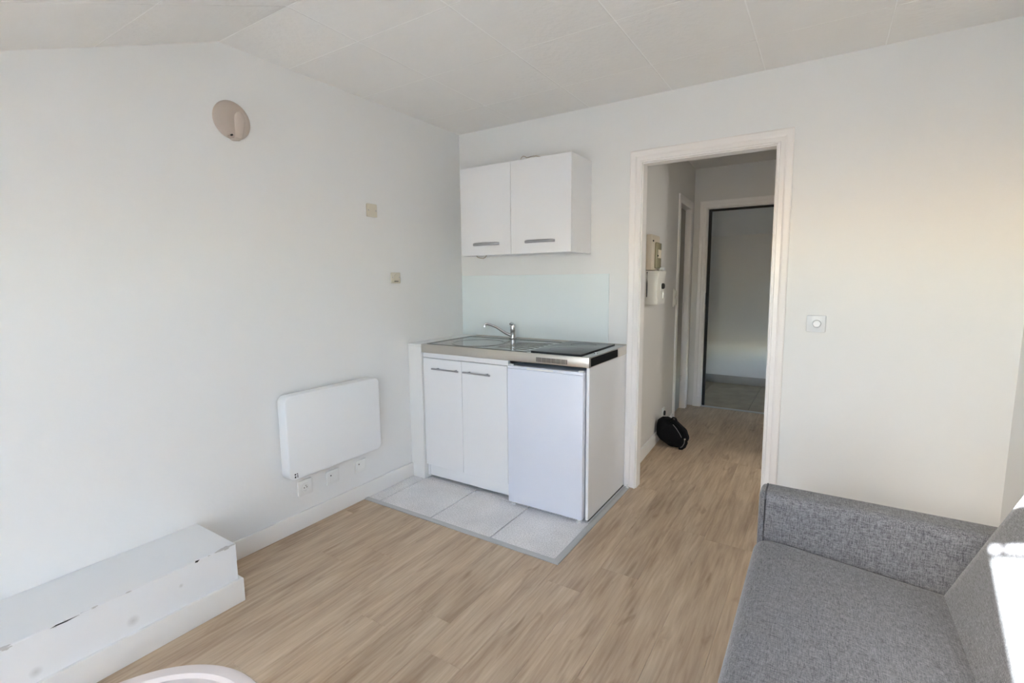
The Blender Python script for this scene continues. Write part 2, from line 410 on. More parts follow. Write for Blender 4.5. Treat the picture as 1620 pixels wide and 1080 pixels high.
# metal edge strips round the tiled corner
pr = [(0, -0.002), (0.0, 0.0035), (0.006, 0.0065), (0.026, 0.0065), (0.034, 0.003), (0.034, -0.002)]
def strip(name, lab, pts_fn):
    t = bmesh.new(); A = [t.verts.new(pts_fn(w, h, 0)) for w, h in pr]; C = [t.verts.new(pts_fn(w, h, 1)) for w, h in pr]; n = len(pr)
    for i in range(n): t.faces.new((A[i], A[(i + 1) % n], C[(i + 1) % n], C[i]))
    t.faces.new(A); t.faces.new(C); bb = B(); bb._merge(t); return struct(bb, name, strip_m, lab)
strip('trim_1', 'long grey metal edge strip along the front of the grey floor tiles',
      lambda w, h, e: (0.0 if e == 0 else TX - w - 0.0005, TY + w, h))
strip('trim_2', 'grey metal edge strip beside the fridge, on the right of the floor tiles',
      lambda w, h, e: (TX - w, -0.02 if e == 0 else TY + w + 0.0005, h))

# ------------------------------------------------------------------ walls
def prof(zofs): return [(YF, 0), (TW, 0), (TW, ZC + zofs), (YC, ZC + zofs), (YF, ZK + zofs)]
struct(B().prism(prof(0.03), 0, -0.10, 0.0), 'wall_left', wall_m, 'white gable wall on the left carrying the panel heater', smooth=False)
struct(B().prism(prof(0.03), 0, XR, XR + 0.10), 'wall_right', wall_m, 'white wall behind the back of the grey sofa', smooth=False)
b = B(); b.box(0, 0, 0, DL - 0.015, TW, ZC + 0.03); b.box(DL - 0.015, 0, DH + 0.015, DRT + 0.015, TW, ZC + 0.03)
b.prism([(DRB + 0.015, 0), (XR, 0), (XR, ZC + 0.03), (DRT + 0.015, ZC + 0.03), (DRT + 0.015, DH + 0.015)], 1, 0, TW)
struct(b, 'wall_back', wall_m, 'white wall behind the kitchenette with the doorway to the hall', smooth=False)
VX0, VX1, VZ0, VZ1 = 0.95, 2.85, 0.12, 1.31  # opening of an invented window, added to brighten walls and ceiling
b = B(); b.box(-0.1, YF - 0.1, 0, VX0, YF, ZK + 0.02); b.box(VX1, YF - 0.1, 0, XR + 0.1, YF, ZK + 0.02)
b.box(VX0, YF - 0.1, 0, VX1, YF, VZ0); b.box(VX0, YF - 0.1, VZ1, VX1, YF, ZK + 0.02)
struct(b, 'wall_front', wall_m, 'low white knee wall under the sloping ceiling, behind the viewer', smooth=False)
b = B()
for a in ((VX0, VZ0, VX0 + 0.05, VZ1), (VX1 - 0.05, VZ0, VX1, VZ1), (VX0, VZ0, VX1, VZ0 + 0.05), (VX0, VZ1 - 0.05, VX1, VZ1), ((VX0 + VX1) / 2 - 0.03, VZ0, (VX0 + VX1) / 2 + 0.03, VZ1)):
    b.box(a[0], YF - 0.07, a[1], a[2], YF - 0.03, a[3])
w2 = struct(b, 'added_fill_window', wood_frame_m, 'made-up low window behind the viewer, added to fill the room with light', smooth=False)
B().box(VX0 + 0.01, YF - 0.002, VZ0 + 0.005, VX1 - 0.01, YF - 0.001, VZ1 - 0.005).build('fill_blind', fill_blind_m, w2, smooth=False)
# hall and landing shell
b = B(hallT); D3A, D3B, D3H = 1.655, 2.185, 2.03     # side door in the hall's left wall
b.box(0.05, 0, 0, D3A - 0.012, 0.08, ZH); b.box(D3B + 0.012, 0, 0, YH + 0.03, 0.08, ZH); b.box(D3A - 0.012, 0, D3H + 0.012, D3B + 0.012, 0.08, ZH)
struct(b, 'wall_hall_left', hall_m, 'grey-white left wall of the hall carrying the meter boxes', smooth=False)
b = B(); b.box(2.33, TW, 0, 2.41, 0.25, ZH); b.box(2.33, 0.95, 0, 2.41, YH, ZH); b.box(2.33, 0.25, 2.03, 2.41, 0.95, ZH)  # side opening added so the fill lamp reaches the hall wall
struct(b, 'wall_hall_right', hall_m, 'unseen right wall of the hall, with an opening added for the fill lamp', smooth=False)
b = B(); b.box(2.41, TW, 0, 4.0, 0.10, ZH); b.box(2.41, 1.60, 0, 4.0, 1.68, ZH); b.box(4.0, TW, 0, 4.08, 1.68, ZH); b.box(2.41, TW, ZH, 4.08, 1.68, ZH + 0.05); b.box(2.41, TW, -0.06, 4.08, 1.68, -0.009)  # made-up room that only holds the hall fill lamp
struct(b, 'wall_added_room', wall_m, 'unseen white shell added around the fill lamp, right of the hall', smooth=False)
t = thing('hall_fill_lamp', 'unseen lamp bracket added with the fill light right of the hall', 'lamp', (4.0, 0.70, 1.75))
b = B(); b.lathe([(0.0, 0.0), (0.05, 0.0), (0.05, -0.02), (0.02, -0.03), (0.02, -0.05)], (4.0, 0.70, 1.75), axis=0, n=20); b.build('bracket', chrome_m, t)
bl_ = bpy.data.lights.new('hall_fill_light', 'POINT'); bl_.energy = 6; bl_.shadow_soft_size = 0.09; bl_.color = (1.0, 0.97, 0.92)  # unseen lamp added to brighten the hall
blo = bpy.data.objects.new('hall_fill_light', bl_); COL.objects.link(blo); blo.location = (3.85, 0.70, 1.75)
E0, E1, EH = 1.318, 2.15, 2.045                      # entrance doorway at the end of the hall
b = B(); b.box(0.75, YH, 0, E0 - 0.012, YH + 0.1, 2.55); b.box(E1 + 0.012, YH, 0, 2.7, YH + 0.1, 2.55); b.box(E0 - 0.012, YH, EH + 0.012, E1 + 0.012, YH + 0.1, 2.55)
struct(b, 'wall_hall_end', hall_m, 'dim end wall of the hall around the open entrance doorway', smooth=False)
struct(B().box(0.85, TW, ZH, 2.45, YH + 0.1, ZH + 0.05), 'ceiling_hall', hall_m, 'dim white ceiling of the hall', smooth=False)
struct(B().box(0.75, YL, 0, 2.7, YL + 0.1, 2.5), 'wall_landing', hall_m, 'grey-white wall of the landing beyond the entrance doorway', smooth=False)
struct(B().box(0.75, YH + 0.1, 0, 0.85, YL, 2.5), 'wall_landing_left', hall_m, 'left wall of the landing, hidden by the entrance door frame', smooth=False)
b = B(); b.box(2.6, YH + 0.1, 0, 2.7, 2.62, 2.5); b.box(2.6, 3.62, 0, 2.7, YL, 2.5); b.box(2.6, 2.62, 0, 2.7, 3.62, 0.45); b.box(2.6, 2.62, 0.56, 2.7, 3.62, 2.5)  # low slot added in the unseen wall to brighten the landing
struct(b, 'wall_landing_right', hall_m, 'unseen right wall of the landing, with a slot added to let sky light in', smooth=False)
struct(B().prism([(YH + 0.1, 2.5), (YL, 1.875), (YL + 0.1, 1.875), (YL + 0.1, 2.55), (YH + 0.1, 2.55)], 0, 0.75, 2.7), 'ceiling_landing', hall_m, 'sloping ceiling of the landing beyond the entrance doorway', smooth=False)
# dark store room behind the side door
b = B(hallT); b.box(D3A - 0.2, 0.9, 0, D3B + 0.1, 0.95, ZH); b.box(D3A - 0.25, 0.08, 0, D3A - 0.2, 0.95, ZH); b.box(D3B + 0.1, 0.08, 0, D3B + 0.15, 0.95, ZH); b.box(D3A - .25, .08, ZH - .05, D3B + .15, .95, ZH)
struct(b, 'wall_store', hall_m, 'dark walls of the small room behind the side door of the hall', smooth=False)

# ------------------------------------------------------------------ ceiling of 50 cm tiles, flat part and slope, with the roof window
WX0, WX1, WS0, WS1 = 1.812, 2.12, 1.47, 2.62
b = B(); b.box(-0.1, YC, ZC + 0.0012, XR + 0.1, TW, ZC + 0.05)
def slope_frame(bb, x0, x1, s0, s1, h0, h1):
    for a in ((x0, s0, WX0, s1), (WX1, s0, x1, s1), (WX0, s0, WX1, WS0), (WX0, WS1, WX1, s1)):
        bb.box(a[0], a[1], h0, a[2], a[3], h1)
b.T = slopeT; SL = (YC - YF) / CS
slope_frame(b, -0.1, XR + 0.1, -0.02, SL + 0.12, -0.024, -0.0012)
ceiling = struct(b, 'ceiling', joint_m, 'white tiled ceiling, flat over the kitchenette and sloping towards the viewer', smooth=False)
cx = [0.0, 0.52, 1.047, 1.553, 2.03, 2.53, 3.03, XR]; cy = [0.0, -0.395, -0.905, -1.375, YC]
for i in range(len(cx) - 1):
    for j in range(len(cy) - 1):
        B().box(cx[i] + 0.003, cy[j + 1] + 0.003, ZC, cx[i + 1] - 0.003, cy[j] - 0.003, ZC + 0.0016, 0.0006, 1).build('ceiling_panel', ceil_m, ceiling, angle=20)
ss = [0.0, 0.5, 1.0, 1.5, 2.0, 2.5, SL]
def minus(x0, s0, x1, s1):
    ix0, is0, ix1, is1 = max(x0, WX0), max(s0, WS0), min(x1, WX1), min(s1, WS1)
    if ix0 >= ix1 or is0 >= is1: return [(x0, s0, x1, s1)]
    out = [(x0, s0, x1, is0), (x0, is1, x1, s1), (x0, is0, ix0, is1), (ix1, is0, x1, is1)]
    return [q for q in out if q[2] - q[0] > 0.01 and q[3] - q[1] > 0.01]
for i in range(len(cx) - 1):
    for j in range(len(ss) - 1):
        for q in minus(cx[i], ss[j], cx[i + 1], ss[j + 1]):
            B(slopeT).box(q[0] + 0.003, q[1] + 0.003, -0.0016, q[2] - 0.003, q[3] - 0.003, 0, 0.0006, 1).build('ceiling_panel', ceil_m, ceiling, angle=20)
# roof window: frame round the opening, top rail, ventilation slot, glass
b = B(slopeT)
for a in ((WX0 - 0.06, WS0 - 0.06, WX0, WS1 + 0.06), (WX1, WS0 - 0.06, WX1 + 0.06, WS1 + 0.06), (WX0, WS0 - 0.06, WX1, WS0), (WX0, WS1, WX1, WS1 + 0.06)):
    b.box(a[0], a[1], 0.0005, a[2], a[3], 0.012)
win = struct(b, 'window_1', wood_frame_m, 'white roof window in the sloping ceiling, behind and above the viewer', smooth=False)
B(slopeT).box(WX0, 1.572, -0.012, WX1, 1.711, 0.004).build('top_rail', wood_frame_m, win, smooth=False)
B(slopeT).box(WX0, 1.742, -0.006, WX1, 1.757, 0.004).build('slot_rail', wood_frame_m, win, smooth=False)
B(slopeT).box(1.8525, 1.711, -0.006, 1.8655, 1.742, 0.004).build('slot_catch', wood_frame_m, win, smooth=False)
B(slopeT).box(WX0, 1.757, -0.006, WX1, WS1, -0.002).build('pane', glass_m, win, smooth=False)
pl = bpy.data.lights.new('window_portal', 'AREA'); pl.shape = 'RECTANGLE'; pl.size = WX1 - WX0 + 0.1; pl.size_y = WS1 - WS0 + 0.1
pl.cycles.is_portal = True
po = bpy.data.objects.new('window_portal', pl); COL.objects.link(po)
po.location = slopeT(((WX0 + WX1) / 2, (WS0 + WS1) / 2, -0.05))
po.rotation_mode = 'QUATERNION'; po.rotation_quaternion = Vector((0, SN, -CS)).to_track_quat('-Z', 'Y')

# ------------------------------------------------------------------ baseboards, door frames
def board(b, x0, y0, x1, y1, z, bev=0.003): b.box(x0, y0, 0, x1, y1, z, bev, 2)
b = B(); board(b, 0, -1.972, 0.014, -0.60, 0.097)
struct(b, 'baseboard_left', base_m, 'white baseboard below the panel heater, from the low boxing to the kitchenette')
b = B(); board(b, DRB + 0.09, -0.014, XR, 0, 0.097)
struct(b, 'baseboard_back', base_m, 'white baseboard hidden behind the sofa arm')
b = B(hallT); board(b, 0.08, -0.014, D3A - 0.09, 0, 0.10)
struct(b, 'baseboard_hall', base_m, 'white baseboard along the left wall of the hall')
b = B(); board(b, 0.85, YL - 0.012, 2.6, YL, 0.105)
bl = struct(b, 'baseboard_landing', skirt_m, 'grey tile skirting at the foot of the landing wall')

b = B(); casing(b, DL - 0.006, DRT + 0.006, DRB + 0.006, DH + 0.006, CAS)
d1 = struct(b, 'door_1', trim_m, 'white moulded frame of the open doorway from the room to the hall', angle=25)
b = B(); b.box(DL - 0.015, -0.002, 0, DL, TW + 0.004, DH); b.box(DL - 0.015, -0.002, DH, DRT + 0.015, TW + 0.004, DH + 0.015)
b.prism([(DRB, 0), (DRB + 0.015, 0), (DRT + 0.015, DH), (DRT, DH)], 1, -0.002, TW + 0.004)
b.build('lining', trim_m, d1, smooth=False)
# entrance door frame at the end of the hall
b = B(lambda v: Vector((v[0], YH + v[1], v[2]))); casing(b, E0 - 0.006, E1 + 0.006, E1 + 0.006, EH + 0.006, CAS)
d2 = struct(b, 'door_2', trim_m, 'frame of the open entrance doorway at the end of the hall', angle=25)
b = B(); b.box(E0 - 0.012, YH, 0, E0, YH + 0.1, EH); b.box(E1, YH, 0, E1 + 0.012, YH + 0.1, EH); b.box(E0 - 0.012, YH, EH, E1 + 0.012, YH + 0.1, EH + 0.012)
b.build('lining', trim_m, d2, smooth=False)
b = B(); b.box(E0, YH + 0.045, 0, E0 + 0.028, YH + 0.06, EH - 0.022); b.box(E1 - 0.028, YH + 0.045, 0, E1, YH + 0.06, EH - 0.022); b.box(E0, YH + 0.045, EH - 0.022, E1, YH + 0.06, EH)
b.build('seal', dark_m, d2, smooth=False, label='black door seal')
B().box(E0, YH + 0.01, 1.08, E0 + 0.002, YH + 0.035, 1.20).build('strike_plate', silver_m, d2, smooth=False)
b = B(); b.box(E0 - 0.08, YH - 0.024, 0, E0 - 0.004, YH, 0.10, 0.003); b.build('plinth_block', trim_m, d2)
b = B(); b.box(E0, YH - 0.01, 0.0, E1, YH + 0.05, 0.004, 0.0015, 1); b.build('threshold', strip_m, d2)
# side door of the hall, leaf set back in its frame
b = B(hallT); casing(b, D3A, D3B, D3B, D3H, [(w, d * 0.6) for w, d in CAS])
d3 = struct(b, 'door_3', trim_m, 'frame of the side door in the left wall of the hall', angle=25)
b = B(hallT); b.box(D3A - 0.012, 0, 0, D3A, 0.085, D3H); b.box(D3B, 0, 0, D3B + 0.012, 0.085, D3H); b.box(D3A - 0.012, 0, D3H, D3B + 0.012, 0.085, D3H + 0.012)
b.build('lining', trim_m, d3, smooth=False)
b = B(hallT); b.box(D3A + 0.004, 0.046, 0.012, D3B - 0.020, 0.080, D3H - 0.010, 0.002, 1)
lf = b.build('door_leaf', leaf_m, d3, smooth=False)
for z in (0.25, 1.0, 1.78):
    b = B(hallT); b.tube([(D3B - 0.010, 0.046, z), (D3B - 0.010, 0.046, z + 0.10)], 0.011); b.build('hinge', trim_m, lf)

# ------------------------------------------------------------------ boxed pipes
t = thing('pipe_boxing', 'long low white boxing along the foot of the left wall, chipped on its edge', 'boxing', (0.16, -3.0, 0))
b = B(); b.box(0.001, YF, 0, 0.329, -1.986, 0.26, 0.0025, 1)
bo = b.build('body', boxing_m, t)
b = B(); b.box(0.329, YF, 0, 0.345, -1.972, 0.103, 0.003, 2); b.box(0.014, -1.986, 0, 0.335, -1.972, 0.103, 0.003, 2)
b.build('plinth', base_m, t)
b = B(); b.prism([(-2.50, 0.2572), (-2.535, 0.2535), (-2.575, 0.2548), (-2.56, 0.2585)], 0, 0.3275, 0.3296); b.build('paint_chip', dark_m, t, smooth=False, label='dark split in the paint')
b = B(); b.prism([(-2.128, 0.2595), (-2.136, 0.2535), (-2.145, 0.2555), (-2.142, 0.2605)], 0, 0.3262, 0.3297); b.build('paint_chip', dark_m, t, smooth=False, label='dark chip in the paint')

# ------------------------------------------------------------------ kitchenette
KX0, KX1, KY, KH, KT = 0.121, 1.323, -0.604, 0.935, 0.056
b = B(); b.box(0, -0.604, 0, KX0 - 0.003, -0.0, 0.918, 0.002, 1); b.box(0, -0.608, 0.9195, KX0 - 0.002, 0, 0.933, 0.002, 1)
struct(b, 'trim_3', wall_m, 'narrow white boxing with a ledge between the left wall and the sink cabinet')
t = thing('sink_cabinet', 'white base cabinet with two bar handles under the sink', 'cabinet', (0.70, -0.30, 0))
b = B(); b.box(KX0 + 0.002, -0.572, 0.02, KX0 + 0.018, -0.01, 0.876); b.box(0.795, -0.572, 0.02, 0.806, -0.01, 0.85)
b.box(KX0 + 0.018, -0.572, 0.10, 0.795, -0.01, 0.116); b.box(KX0 + 0.018, -0.02, 0.02, 0.795, -0.01, 0.876)
b.box(KX0 + 0.002, -0.590, 0.846, 0.802, -0.572, 0.877)
b.build('carcass', cab_m, t, smooth=False)
for x0, x1, hx0, hx1 in ((0.124, 0.4465, 0.222, 0.441), (0.4485, 0.792, 0.479, 0.686)):
    b = B(); b.box(x0, -0.592, 0.106, x1, -0.573, 0.842, 0.0012, 1); d = b.build('door', cab_m, t, smooth=False)
    b = B(); b.tube([(hx0, -0.622, 0.779), (hx1, -0.622, 0.779)], 0.0055)
    for hx in (hx0 + 0.035, hx1 - 0.035): b.tube([(hx, -0.622, 0.779), (hx, -0.591, 0.779)], 0.0045)
    b.build('handle', silver_m, d, label='brushed metal bar handle')
b = B(); b.box(KX0 + 0.012, -0.566, 0.022, 0.800, -0.552, 0.104, 0.0015, 1); b.build('plinth', cab_m, t, smooth=False)
b = B(); b.box(1.307, -0.575, 0.001, 1.317, -0.01, 0.0125); b.build('base_strip', dark_m, t, smooth=False, label='dark strip under the side panel')  # black bar filling the gap under the side panel
b = B(); b.box(1.304, -0.592, 0.0135, KX1 - 0.002, -0.004, 0.878, 0.001, 1)
b.build('side_panel', cab_m, t, smooth=False)
for x_, y, r_, h_ in ((0.15, -0.5, 0.015, 0.10), (0.77, -0.5, 0.015, 0.10), (0.15, -0.05, 0.015, 0.10), (0.77, -0.05, 0.015, 0.10)):
    b = B(); b.lathe([(r_, 0.0), (r_, h_)], (x_, y, 0), n=10); b.build('foot', dark_m, t)

t = thing('mini_fridge', 'white under-counter fridge with a plain door, right of the sink cabinet', 'fridge', (1.06, -0.30, 0))
b = B(); b.box(0.815, -0.575, 0.025, 1.298, -0.03, 0.845, 0.004, 2); b.build('body', fridge_m, t)
b = B(); b.box(0.816, -0.628, 0.022, 1.300, -0.582, 0.840, 0.005, 2); d = b.build('door', fridge_m, t)
b = B(); b.box(0.818, -0.586, 0.03, 1.294, -0.574, 0.835); b.build('gasket', dark_m, t, smooth=False)
b = B(); b.box(0.818, -0.626, 0.8405, 1.298, -0.584, 0.856, 0.003, 2); d2_ = b.build('top_trim', fridge_m, d)
b = B(); b.box(0.95, -0.6285, 0.843, 1.12, -0.6265, 0.852, 0.0006, 1); b.build('grip', socket_m, d)
for x_ in (0.838, 1.272):
    b = B(); b.lathe([(0.016, 0.0), (0.016, 0.006), (0.009, 0.009), (0.009, 0.028)], (x_, -0.606 if x_ > 1 else -0.60, 0), n=14); b.build('foot', socket_m, t)
for x_ in (0.838, 1.272):
    b = B(); b.lathe([(0.016, 0.0), (0.016, 0.006), (0.009, 0.009), (0.009, 0.028)], (x_, -0.08, 0), n=14); b.build('foot', socket_m, t)
for x_ in (0.832, 1.280):
    b = B(); b.lathe([(0.0, 0.0), (0.016, 0.0), (0.016, 0.005), (0.012, 0.008), (0.0, 0.009)], (x_, -0.605, 0.855), n=16); b.build('hinge_cap', socket_m, d)

# stainless worktop with the pressed sink
t = thing('worktop', 'stainless steel worktop with a pressed round sink and a vent grille', 'worktop', (0.72, -0.30, KH - KT))
SC, SR = (0.425, -0.375), 0.168
def deck():
    """flat deck with a round hole, as a ring of quads from the hole out to the rectangle"""
    t_ = bmesh.new(); n = 64
    x0, x1, y0, y1 = KX0, KX1, KY, 0.0
    inner, outer = [], []
    for i in range(n):
        a = 2 * PI * i / n; c, s = math.cos(a), math.sin(a)
        inner.append(t_.verts.new((SC[0] + SR * c, SC[1] + SR * s, KH)))
        q = min(((x1 - SC[0]) / c) if c > 1e-9 else 1e9, ((x0 - SC[0]) / c) if c < -1e-9 else 1e9, ((y1 - SC[1]) / s) if s > 1e-9 else 1e9, ((y0 - SC[1]) / s) if s < -1e-9 else 1e9)
        outer.append([SC[0] + q * c, SC[1] + q * s])
    for cxy in ((x0, y0), (x1, y0), (x0, y1), (x1, y1)):               # snap the nearest ray to each corner
        j = min(range(n), key=lambda i: (outer[i][0] - cxy[0]) ** 2 + (outer[i][1] - cxy[1]) ** 2); outer[j] = list(cxy)
    ov = [t_.verts.new((p[0], p[1], KH)) for p in outer]
    for i in range(n): t_.faces.new((inner[i], inner[(i + 1) % n], ov[(i + 1) % n], ov[i]))
    return t_
b = B(); b._merge(deck()); b.build('deck', deck_m, t, smooth=False)
b = B()
b.box(KX0, KY - 0.001, KH - KT, KX1, KY + 0.012, KH + 0.0005, 0.003, 2); b.build('apron', steel_m, t, angle=30)
b = B(); b.box(KX0, KY, KH - KT, KX0 + 0.0015, 0, KH); b.build('end_strip', steel_m, t)
b = B(); b.box(KX1 - 0.002, KY, KH - KT, KX1, -0.0, KH)
b.build('end_strip', steel_m, t)
b = B(); b.box(KX0 + 0.01, -0.012, KH - 0.001, KX1, 0.0 - 0.0065, KH + 0.004, 0.001, 1); b.build('upstand', steel_m, t, angle=30)
b = B(); pr_ = [(SR + 0.012, 0.0004), (SR + 0.008, 0.003), (SR + 0.002, 0.002), (SR - 0.004, -0.004), (SR - 0.012, -0.03), (SR - 0.022, -0.115), (SR - 0.045, -0.138), (0.045, -0.146), (0.040, -0.150), (0.0, -0.150)]
b.lathe([(r, KH + h) for r, h in pr_], (SC[0], SC[1], 0), n=64); bowl = b.build('sink_bowl', bowl_m, t)
b = B(); b.lathe([(0.036, KH - 0.1495), (0.036, KH - 0.147), (0.028, KH - 0.1455), (0.0, KH - 0.1465)], (SC[0], SC[1], 0), n=32); b.build('drain', chrome_m, bowl)
for i in range(6):                                                                        # drainer ribs, fanned towards the bowl
    y = -0.50 + i * 0.062; y2 = SC[1] + (y - SC[1]) * 0.72
    b = B(); b.tube([(0.645, y2, KH - 0.0016), (0.66, y2, KH - 0.0002), (0.875, y, KH), (0.89, y, KH - 0.0016)], 0.0028, n=8)
    b.build('drainer_rib', deck_m, t)
for pth in ([(0.150, -0.575, KH), (0.915, -0.575, KH)], [(0.150, -0.094, KH), (0.915, -0.094, KH)], [(0.150, -0.575, KH), (0.150, -0.094, KH)], [(0.915, -0.575, KH), (0.915, -0.094, KH)]):
    b = B(); b.tube(pth, 0.003, n=8); b.build('rim', deck_m, t)
for i in range(26):
    x_ = 1.000 + i * 0.0076; w_ = 0.0038 if i % 4 else 0.0030
    B().box(x_, KY - 0.003, KH - 0.046, x_ + w_, KY + 0.002, KH - 0.020).build('vent_slot', dark_m, t, smooth=False)
B().box(KX1 - 0.001, -0.580, KH - 0.052, KX1 + 0.0015, -0.178, KH - 0.006).build('end_grille', black_m, t, smooth=False, label='black end panel')
b = B(); b.lathe([(0.0, KH), (0.011, KH), (0.011, KH + 0.003), (0.0, KH + 0.004)], (1.285, -0.42, 0), n=16); b.build('cap', chrome_m, t)

t = thing('hob', 'black ceramic glass hob set into the right end of the worktop', 'hob', (1.09, -0.30, KH))
b = B(); b.box(0.938, -0.562, KH + 0.0006, 1.256, -0.045, KH + 0.0075, 0.0015, 2); hg = b.build('glass_top', hob_m, t)
for cx_, cy_, r_ in ((1.10, -0.42, 0.10), (1.10, -0.18, 0.08)):
    b = B(); b.lathe([(r_, KH + 0.0070), (r_, KH + 0.0077), (r_ - 0.002, KH + 0.0077), (r_ - 0.002, KH + 0.0070)], (cx_, cy_, 0), n=48)
    b.build('cooking_zone', mat('zone_ring', (0.07, 0.07, 0.072, 1), 0.3, var=0.05), hg)

t = thing('mixer_tap', 'chrome mixer tap with a long slanting spout behind the sink', 'tap', (0.498, -0.052, KH))
TXc, TYc = 0.498, -0.060
b = B(); b.lathe([(0.026, KH), (0.026, KH + 0.006), (0.020, KH + 0.010), (0.019, KH + 0.055), (0.021, KH + 0.060), (0.021, KH + 0.075)], (TXc, TYc, 0), n=28); body = b.build('body', chrome_m, t)
b = B(); b.tube([(TXc - 0.006, TYc - 0.006, 0.955), (TXc - 0.05, TYc - 0.022, 0.975), (0.384, -0.105, 1.017), (0.340, -0.118, 1.033), (0.320, -0.124, 1.037), (0.307, -0.128, 1.036), (0.302, -0.130, 1.031), (0.302, -0.130, 1.024)],
                [0.011, 0.0105, 0.0095, 0.009, 0.009, 0.0095, 0.010, 0.0105], n=14)
sp_ = b.build('spout', chrome_m, t)
b = B(); b.lathe([(0.0115, 1.016), (0.0115, 1.026), (0.0, 1.027)], (0.302, -0.130, 0), n=16); b.build('aerator', chrome_m, sp_)
b = B(); b.lathe([(0.021, KH + 0.076), (0.022, KH + 0.090), (0.018, KH + 0.103), (0.0, KH + 0.108)], (TXc, TYc, 0), n=24)
b.tube([(TXc, TYc, KH + 0.085), (TXc + 0.003, TYc - 0.012, KH + 0.104), (TXc + 0.007, TYc - 0.034, KH + 0.112), (TXc + 0.010, TYc - 0.052, KH + 0.108)], [0.016, 0.012, 0.009, 0.006], n=12)
b.build('lever', chrome_m, t)

b = B(); b.box(0.002, -0.006, KH - 0.0, 1.194, -0.0004, 1.385, 0.0008, 1)
o = b.build('splashback', splash_m, None, smooth=False); o['label'] = 'pale blue-green splashback panel on the wall above the worktop'; o['category'] = 'splashback'

# wall cabinet
CX0, CX1, CY, CB, CT = 0.235, 1.064, -0.295, 1.516, 2.092
t = thing('wall_cabinet', 'white two-door wall cabinet with arched silver handles above the splashback', 'cabinet', (0.65, 0, CB))
b = B(); b.box(CX0, CY + 0.020, CB, CX0 + 0.016, -0.001, CT); b.box(CX1 - 0.016, CY + 0.020, CB, CX1, -0.001, CT)
b.box(CX0 + 0.016, CY + 0.020, CT - 0.016, CX1 - 0.016, -0.001, CT); b.box(CX0 + 0.016, CY + 0.022, CB + 0.006, CX1 - 0.016, -0.001, CB + 0.022)
b.box(CX0 + 0.016, -0.008, CB + 0.022, CX1 - 0.016, -0.001, CT - 0.016); b.build('carcass', cab_m, t, smooth=False)
for x0, x1, hx0, hx1 in ((CX0, 0.6355, 0.338, 0.548), (0.6385, CX1, 0.745, 0.956)):
    b = B(); b.box(x0, CY, CB, x1, CY + 0.018, CT, 0.0012, 1); d = b.build('door', cab_m, t, smooth=False)
    b = B(); n = 14; path = []; rad = []
    for i in range(n + 1):
        f = i / n; path.append((hx0 + (hx1 - hx0) * f, CY - 0.002 - 0.026 * math.sin(PI * f) ** 0.55, 1.588)); rad.append(0.0095 if 0 < i < n else 0.008)
    b.tube(path, rad, n=12, flat=0.5)
    b.build('handle', silver_m, d, label='arched silver handle')
def wire(name, lab, pth, r=0.003):
    b = B(); b.tube(pth, r, n=8); o = b.build(name, wire_m, None); o['label'] = lab; o['category'] = 'cable'; return o
wire('cable', 'thin looped cable end sticking up on top of the wall cabinet',
     [(0.66, -0.200, CT + 0.002), (0.657, -0.200, 2.115), (0.664, -0.200, 2.130), (0.677, -0.200, 2.137), (0.690, -0.198, 2.133), (0.70, -0.195, 2.125), (0.73, -0.19, 2.130), (0.76, -0.18, 2.131), (0.80, -0.17, 2.120), (0.86, -0.15, CT + 0.002)])
wire('cable', 'thin cable loop hanging below the left door of the wall cabinet',
     [(0.290, -0.200, CB + 0.006), (0.300, -0.200, 1.510), (0.325, -0.200, 1.503), (0.350, -0.200, 1.500), (0.368, -0.200, 1.508), (0.378, -0.200, CB + 0.006)])

# ------------------------------------------------------------------ left wall: heater, sockets, plates, wall light
t = thing('panel_heater', 'flat white electric panel heater with rounded corners on the left wall', 'heater', (0.0, -1.265, 0.32))
b = B(); b.prism(rrect(-1.575, 0.322, -0.953, 0.770, 0.034), 0, 0.020, 0.090, 0.007, 3); f_ = b.build('front_panel', rad_m, t)
b = B(); b.prism(rrect(-1.50, 0.40, -1.03, 0.70, 0.02), 0, 0.0, 0.0205); b.build('wall_bracket', rad_m, t, smooth=False)
b = B()
for y, z, w, h in ((-1.547, 0.350, 0.008, 0.008), (-1.547, 0.335, 0.008, 0.010), (-1.532, 0.334, 0.004, 0.017), (-1.535, 0.354, 0.007, 0.004)):
    b.box(0.0899, y, z, 0.0905, y + w, z + h)
b.build('control_marks', dark_m, t, smooth=False, label='small black marks on the lower corner')

def plate(name, lab, cat, y, z, w, h, m, th=0.010, grp=None, lay=None):
    t = thing(name, lab, cat, (0, y, z), grp)
    B().prism(rrect(y - w / 2, z - h / 2, y + w / 2, z + h / 2, 0.005, 3), 0, 0, th, 0.002, 2).build('cover', m, t)
    if lay: lay(t, y, z, th)
    return t
def lay_blank(t, y, z, th):
    for s in (-1, 1):
        b = B(); b.lathe([(0.004, th - 0.001), (0.004, th + 0.0008), (0.0, th + 0.001)], (0, y + s * 0.029, z), axis=0, n=12); b.build('screw', silver_m, t)
def lay_cable(t, y, z, th):
    b = B(); b.lathe([(0.022, th - 0.001), (0.020, th + 0.003), (0.0, th + 0.003)], (0, y, z + 0.004), axis=0, n=24); b.build('boss', plate_m, t)
    b = B(); b.box(th, y - 0.018, z - 0.024, th + 0.002, y + 0.018, z - 0.020); b.build('slot', dark_m, t, smooth=False)
    for s in (-1, 1):
        b = B(); b.lathe([(0.0035, th - 0.001), (0.0035, th + 0.0008), (0.0, th + 0.001)], (0, y + s * 0.030, z + 0.004), axis=0, n=12); b.build('screw', silver_m, t)
plate('wall_plate', 'upper ivory blanking plate with two screws on the left wall', 'wall plate', -0.875, 1.777, 0.078, 0.078, plate_m, lay=lay_blank)
